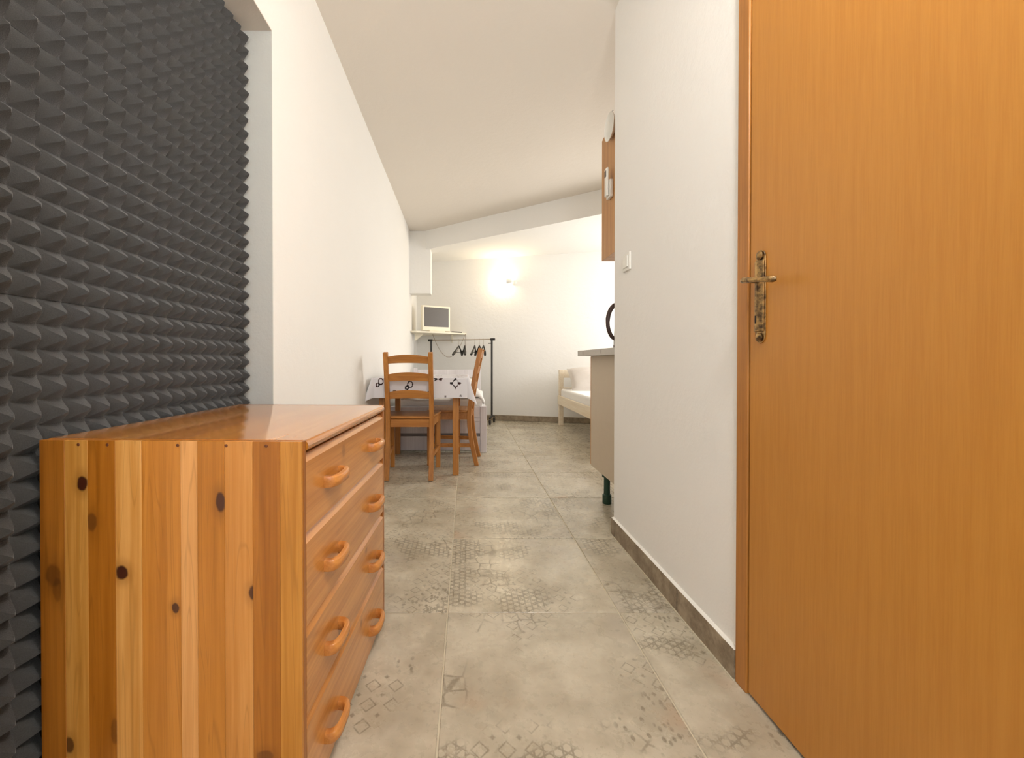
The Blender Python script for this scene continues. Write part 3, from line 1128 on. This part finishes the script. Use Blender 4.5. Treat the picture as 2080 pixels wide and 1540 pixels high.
# ------------------------------------------------------------------ clothes rail and hangers
rail_r, rail_l = Vector((0.353, 5.74, 0)), Vector((-0.52, 5.99, 0))
cr = thing('clothes_rail', 'black wheeled clothes rail with a thin chrome bar in front of the end wall', 'clothes rail', tuple(rail_r), 0)
dirn = (rail_l - rail_r)
L_ = dirn.length
du_ = dirn.normalized()
perp = Vector((-du_.y, du_.x, 0))
ZR = 1.188
for k, q in enumerate((Vector((0, 0, 0)), dirn)):
    MB().tube([q + Vector((0, 0, 0.11)), q + Vector((0, 0, ZR))], 0.0135, 12).build('post', M['black'], cr, smooth=40)
    sgn = -1 if k == 0 else 1
    MB().tube([q + Vector((0, 0, ZR)) - du_ * 0.02 * sgn, q + Vector((0, 0, ZR)) + du_ * 0.045 * sgn], 0.0165, 12).build('end_joint', M['black'], cr, smooth=40)
    MB().tube([q - perp * 0.16 + Vector((0, 0, 0.09)), q + Vector((0, 0, 0.115)), q + perp * 0.12 + Vector((0, 0, 0.09))], 0.0135, 10).build('foot_bar', M['black'], cr, smooth=40)
    for s, off in ((-1, 0.15), (1, 0.11)):
        w = q + perp * off * s + Vector((0, 0, 0.035))
        wh = MB().lathe([(0.020, -0.012), (0.034, -0.010), (0.034, 0.010), (0.020, 0.012)], 18, w, du_).build('castor_wheel', M['black'], cr, smooth=40)
        MB().bar(w + Vector((0, 0, 0.0)) + du_ * 0.016, w + Vector((0, 0, 0.06)) + du_ * 0.012, 0.02, 0.006, perp).build('castor_fork', M['railmetal'], wh)
MB().tube([Vector((0, 0, ZR)), dirn + Vector((0, 0, ZR))], 0.0085, 10).build('hanging_bar', M['railmetal'], cr, smooth=40)
MB().tube([Vector((0, 0, ZR - 0.055)), Vector((0, 0, ZR - 0.055)) + du_ * 0.05], 0.006, 8).build('knob', M['black'], cr, smooth=40)
MB().tube([Vector((0, 0, 0.115)), dirn + Vector((0, 0, 0.115))], 0.0085, 10).build('lower_bar', M['railmetal'], cr, smooth=40)

hang_labels = ['dark hanger furthest left on the clothes rail', 'dark hanger second from the left on the rail, hanging below the shelf cable',
               'dark hanger on the rail just above the side-on chair back', 'dark hanger next to the right of the side-on chair back', 'dark hanger closest to the right post of the clothes rail']


def hanger(t_, yaw, lab):
    p0 = rail_r + dirn * t_
    h = thing('coat_hanger', lab, 'hanger', (p0.x, p0.y, 0.945), yaw, 'hangers on the clothes rail')
    zt = ZR - 0.945
    hook = [(0, 0, 0.155)] + [(0, 0, zt - 0.05)]
    for k in range(9):
        a = -math.pi / 2 + (math.pi * 1.25) * k / 8
        hook.append((0.0195 * math.cos(a), 0, zt - 0.009 + 0.0195 * math.sin(a)))
    MB().tube(hook, 0.0022, 6).build('hook', M['railmetal'], h, smooth=50)
    path = []
    for k in range(13):
        u = -1 + 2 * k / 12
        path.append((0.20 * u, 0.018 * u * u, 0.155 - 0.13 * abs(u) ** 1.15))
    MB().tube(path, [0.016 if abs(k - 6) > 3 else 0.010 for k in range(13)], 8).build('shoulder_bar', M['black'], h, smooth=50)
    MB().tube([(-0.17, 0.013, 0.065), (0.17, 0.013, 0.065)], 0.004, 6).build('trouser_bar', M['black'], h, smooth=50)


for k, px in enumerate((932, 944, 964, 974, 982)):
    # position on the bar where that column falls
    best = min((abs(948 + 830 * (rail_r + dirn * s).x / (rail_r + dirn * s).y - px), s) for s in [i / 400 for i in range(401)])[1]
    hanger(best, R((72, 97, 80, 102, 76)[k]), hang_labels[k])

# ------------------------------------------------------------------ corner shelf, TV, remote, cable
ZS = 1.300
sh = thing('corner_shelf', 'white corner wall shelf carrying the television', 'shelf', (-0.40, 5.80, ZS - 0.022))
poly = [(-0.73, 5.60), (-0.69, 5.60), (-0.005, 6.09), (-0.005, yfar(-0.005) - 0.003), (xl(6.0) + 0.045, yfar(-0.73) - 0.003), (xl(6.0) + 0.012, 6.2), (xl(5.7) + 0.004, 5.62)]
MB().prism([(x + 0.40, y - 5.80) for x, y in poly], 0.0, 0.022).build('shelf_board', M['shelf'], sh, 0.002)
for (p0, q0) in (((-0.74, 5.84), (-0.60, 5.88)),):
    MB().prism([(0, 0), (0, -0.10), (0.02, -0.10), (0.12, -0.015), (0.12, 0)], 5.845 - 5.80, 5.87 - 5.80, 'y').build('bracket', M['shelf'], sh, 0.002).location = (-0.345, 0, 0)
MB().prism([(0, 0), (0, -0.11), (-0.02, -0.11), (-0.14, -0.015), (-0.14, 0)], -0.012, 0.012, 'x').build('bracket', M['shelf'], sh, 0.002).location = (0.18, yfar(-0.22) - 5.80 - 0.004, 0)

tv = thing('television', 'small cream-framed flat television with a grey screen on the corner shelf', 'television', (-0.44, 5.865, ZS), R(31))
MB().box(-0.222, 0.222, -0.02, 0.035, 0.012, 0.372).build('tv_shell', M['cream'], tv, 0.008)
MB().box(-0.150, 0.150, 0.0355, 0.075, 0.09, 0.31).build('tv_back', M['cream'], tv, 0.012)
MB().box(-0.194, 0.194, -0.0225, -0.0195, 0.072, 0.346).build('tv_screen', M['screen'], tv)
MB().box(-0.12, 0.12, -0.05, 0.06, 0.0, 0.014).build('tv_foot', M['cream'], tv, 0.005)

rm = thing('remote_control', 'black remote control lying on the right end of the corner shelf', 'remote control', (-0.150, 6.028, ZS), R(35.5))
MB().box(-0.085, 0.085, -0.022, 0.022, 0.0005, 0.017).build('remote_body', M['black'], rm, 0.005)
for i in range(5):
    for j in range(2):
        MB().box(-0.06 + i * 0.026, -0.045 + i * 0.026, -0.012 + j * 0.016, -0.004 + j * 0.016, 0.017, 0.0185).build('button', M['screen'], rm)

pts = []
for k in range(25):
    u = k / 24
    x = -0.50 + u * 0.475
    y = 6.02 - u * 0.02
    sag = 4 * u * (1 - u)
    z = 1.276 - 0.335 * sag + (0.0 - 0.02) * 0
    pts.append((x, y, z))
cab = MB().tube(pts, 0.0035, 6)
tag(cab.build('power_cable', plain('grey_cable', S(150, 128, 104), 0.6), smooth=50), 'thin grey cable sagging below the corner shelf', 'cable')
tag(MB().tube([(-0.018, 6.086, 1.297), (-0.016, 6.078, 1.27), (-0.014, 6.08, 1.20), (-0.016, 6.08, 1.13), (-0.02, 6.09, 1.06)], 0.0032, 6).build('aerial_lead', plain('brown_cable', S(120, 92, 60), 0.6), smooth=50),
    'thin brown lead hanging straight down from the right end of the shelf', 'cable')

# ------------------------------------------------------------------ wall spot lamp on the far wall
sx_ = 0.665
sy_ = yfar(sx_)
sp = thing('wall_spot_lamp', 'lit white spot lamp on the end wall', 'lamp', (sx_, sy_, 2.035), math.atan(-0.25))
MB().lathe([(0.038, 0), (0.038, 0.012), (0.030, 0.020), (0.010, 0.022)], 24, (0.03, 0, 0), (0, -1, 0)).build('wall_base', M['whiteplastic'], sp, smooth=40)
MB().tube([(0.03, -0.018, 0), (0.02, -0.06, 0.005), (0.0, -0.085, 0.01)], 0.007, 10).build('arm', M['whiteplastic'], sp, smooth=50)
head = MB()
prof = [(0.018, 0.0), (0.026, 0.012), (0.036, 0.05), (0.040, 0.075), (0.037, 0.075), (0.032, 0.05), (0.016, 0.018)]
ax_ = Vector((-0.92, 0.22, 0.10)).normalized()
head.lathe(prof, 24, (0.012, -0.088, 0.008), ax_)
head.build('shade', M['whiteplastic'], sp, smooth=50)
tb_ = NT('lit_bulb')
tb_.b.inputs['Emission Color'].default_value = (1.0, 0.86, 0.62, 1)
tb_.b.inputs['Emission Strength'].default_value = 28
bp = Vector((0.012, -0.088, 0.008)) + ax_ * 0.072
MB().lathe([(0.004, -0.024), (0.018, -0.016), (0.026, 0.0), (0.018, 0.018), (0.003, 0.024)], 16, bp, ax_).build('bulb', tb_.m, sp, smooth=60)
ld = bpy.data.lights.new('sconce_light', 'POINT')
ld.energy = SCONCE_W
ld.color = (1.0, 0.80, 0.52)
ld.shadow_soft_size = 0.03
lo_ = bpy.data.objects.new('sconce_light', ld)
lo_.location = bp + ax_ * 0.065
lo_.parent = sp
C.objects.link(lo_)

# ------------------------------------------------------------------ corridor ceiling lamp (above the frame)
wlp = thing('pendant_lamp', 'round white opal globe lamp hanging from the corridor ceiling', 'lamp', (0.48, 0.25, CEIL))
MB().lathe([(0.05, 0), (0.05, 0.02), (0.012, 0.035)], 24, (0, 0, 0), (0, 0, -1)).build('ceiling_rose', M['whiteplastic'], wlp, smooth=40)
MB().tube([(0, 0, -0.03), (0, 0, -0.44)], 0.006, 10).build('stem', M['whiteplastic'], wlp, smooth=40)
MB().lathe([(0.028, 0.42), (0.03, 0.455), (0.028, 0.462)], 20, (0, 0, 0), (0, 0, -1)).build('lamp_holder', M['whiteplastic'], wlp, smooth=40)
tl = NT('lit_opal_glass')
tl.b.inputs['Base Color'].default_value = (0.9, 0.9, 0.88, 1)
tl.b.inputs['Emission Color'].default_value = (1.0, 0.97, 0.93, 1)
# the globe itself gives off the light
GR = 0.085
tl.b.inputs['Emission Strength'].default_value = CEILING_LAMP_W / (4 * math.pi * GR * GR * math.pi)
MB().lathe([(GR * math.sin(math.pi * k / 14) + 0.0005, 0.46 + GR * (1 - math.cos(math.pi * k / 14))) for k in range(15)], 28, (0, 0, 0), (0, 0, -1)).build('opal_globe', tl.m, wlp, smooth=60)
# ------------------------------------------------------------------ kitchen behind the partition
KX = 0.838
kb = thing('base_cabinet', 'cream kitchen base cabinet on dark green feet behind the partition', 'cabinet', (KX, 2.753, 0))
MB().box(0, 0.018, -0.665, 0.0, 0.18, 0.914).build('side_panel', M['cabside'], kb, 0.001)
MB().box(0.582, 0.60, -0.665, 0.0, 0.18, 0.914).build('side_panel', M['cabside'], kb, 0.001)
MB().box(0.018, 0.582, -0.665, 0.0, 0.18, 0.198).build('bottom_panel', M['cabside'], kb)
MB().box(0.018, 0.582, -0.665, -0.66, 0.198, 0.914).build('back_panel', M['cabside'], kb)
dr = MB().box(0.002, 0.598, 0.001, 0.019, 0.185, 0.912).build('cabinet_door', M['cabwood'], kb, 0.001)
MB().tube([(0.55, 0.019, 0.70), (0.55, 0.045, 0.70), (0.55, 0.045, 0.84), (0.55, 0.019, 0.84)], 0.005, 8).build('bar_handle', M['steel'], dr)
for xx in (0.03, 0.55):
    for yy in (-0.23, -0.55):
        MB().lathe([(0.024, 0), (0.027, 0.004), (0.027, 0.055), (0.019, 0.06), (0.019, 0.16), (0.030, 0.165), (0.030, 0.18)], 16, (xx, yy, 0)).build('foot', M['green'], kb, smooth=40)
wt = thing('kitchen_worktop', 'pale grey laminate worktop on the cream base cabinet', 'worktop', (0.77, 2.83, 0.9145))
MB().box(0, 2.0, -0.755, 0.0, 0, 0.038).build('worktop_slab', M['worktop'], wt, 0.003)
MB().box(-0.0015, 0.0, -0.755, 0.0, 0.001, 0.037).build('end_strip', plain('edge_strip', S(196, 192, 184), 0.4), wt)
for yy in (-0.13, -0.49):
    MB().box(-0.0021, -0.0014, yy, yy + 0.004, 0.010, 0.030).build('edge_mark', plain('edge_mark', S(110, 96, 84), 0.6), wt)

UX, UY1 = 0.80, 2.414
uc = thing('wall_cabinet', 'beech wall cabinet hung above the worktop behind the partition', 'cabinet', (UX, UY1, 1.473))
MB().box(0, 0.018, -0.340, 0, 0, 0.713).build('side_panel', M['cabwood'], uc, 0.001)
MB().box(0.582, 0.60, -0.340, 0, 0, 0.713).build('side_panel', M['cabwood'], uc, 0.001)
MB().box(0.018, 0.582, -0.340, 0, 0.0, 0.018).build('bottom_panel', M['cabwood'], uc)
MB().box(0.018, 0.582, -0.340, 0, 0.695, 0.713).build('top_panel', M['cabwood'], uc)
MB().box(0.018, 0.582, -0.340, -0.335, 0.018, 0.695).build('back_panel', M['cabwood'], uc)
MB().box(0.002, 0.598, 0.001, 0.019, 0.002, 0.711).build('cabinet_door', M['cabwood'], uc, 0.001)

# remote of the air conditioner in its holder on the cabinet side
ac = thing('remote_in_holder', 'white slim remote control in a holder on the side of the wall cabinet', 'remote control', (UX, 2.265, 1.78))
MB().box(-0.020, -0.0005, -0.030, 0.030, 0.0, 0.098).build('holder', M['whiteplastic'], ac, 0.005)
MB().box(-0.034, -0.0205, -0.020, 0.020, 0.010, 0.165).build('remote_body', M['whiteplastic'], ac, 0.006)
MB().box(-0.0348, -0.0339, -0.013, 0.013, 0.115, 0.150).build('remote_display', M['screen'], ac)
# round white dish at the top corner
dsh = thing('hanging_dish', 'small round white dish hung at the top corner of the wall cabinet', 'dish', (UX - 0.002, 2.235, 2.075))
MB().lathe([(0.03, 0.0), (0.055, 0.004), (0.070, 0.018), (0.074, 0.024), (0.070, 0.026), (0.052, 0.012), (0.028, 0.008), (0.002, 0.008)], 32, (0, 0, 0.082), (-1, 0, 0)).build('dish_body', M['whiteplastic'], dsh, smooth=50)
MB().tube([(-0.004, 0, 0.158), (-0.004, 0, 0.168), (0.0, 0, 0.172)], 0.003, 8).build('hanging_loop', M['steel'], dsh)

# kettle: mostly behind the partition, handle showing
kt = thing('electric_kettle', 'kettle with a dark brown curved handle on the worktop behind the partition', 'kettle', (0.925, 2.335, 0.9535))
MB().lathe([(0.078, 0), (0.082, 0.01), (0.082, 0.04), (0.074, 0.17), (0.066, 0.225), (0.05, 0.245), (0.02, 0.255)], 32).build('kettle_body', M['steel'], kt, smooth=40)
MB().lathe([(0.084, 0), (0.084, 0.018), (0.078, 0.02)], 32).build('kettle_base', M['kettle'], kt, smooth=40)
MB().lathe([(0.012, 0.255), (0.016, 0.27), (0.008, 0.28)], 16).build('lid_knob', M['kettle'], kt, smooth=40)
hp = []
for k in range(15):
    a = math.pi * (0.06 + 0.88 * k / 14)
    hp.append((-0.058 - 0.062 * math.sin(a), 0.0, 0.150 + 0.105 * math.cos(a)))
hp = [(-0.05, 0, 0.252)] + hp + [(-0.066, 0, 0.045)]
MB().tube(hp, [0.009, 0.011] + [0.0125] * 6 + [0.011] * 6 + [0.008, 0.008, 0.007], 10).build('kettle_handle', M['kettle'], kt, smooth=60)
MB().tube([(0.07, 0, 0.15), (0.10, 0, 0.19), (0.125, 0, 0.215)], [0.022, 0.016, 0.012], 12).build('spout', M['steel'], kt, smooth=50)

# light switch on the partition
ls = thing('light_switch', 'white rocker light switch on the partition wall', 'light switch', (XR, 1.902, 1.30))
MB().box(-0.009, 0, -0.041, 0.041, 0, 0.082).build('switch_plate', M['whiteplastic'], ls, 0.003)
MB().box(-0.014, -0.009, -0.026, 0.026, 0.014, 0.068).build('rocker', M['whiteplastic'], ls, 0.002)
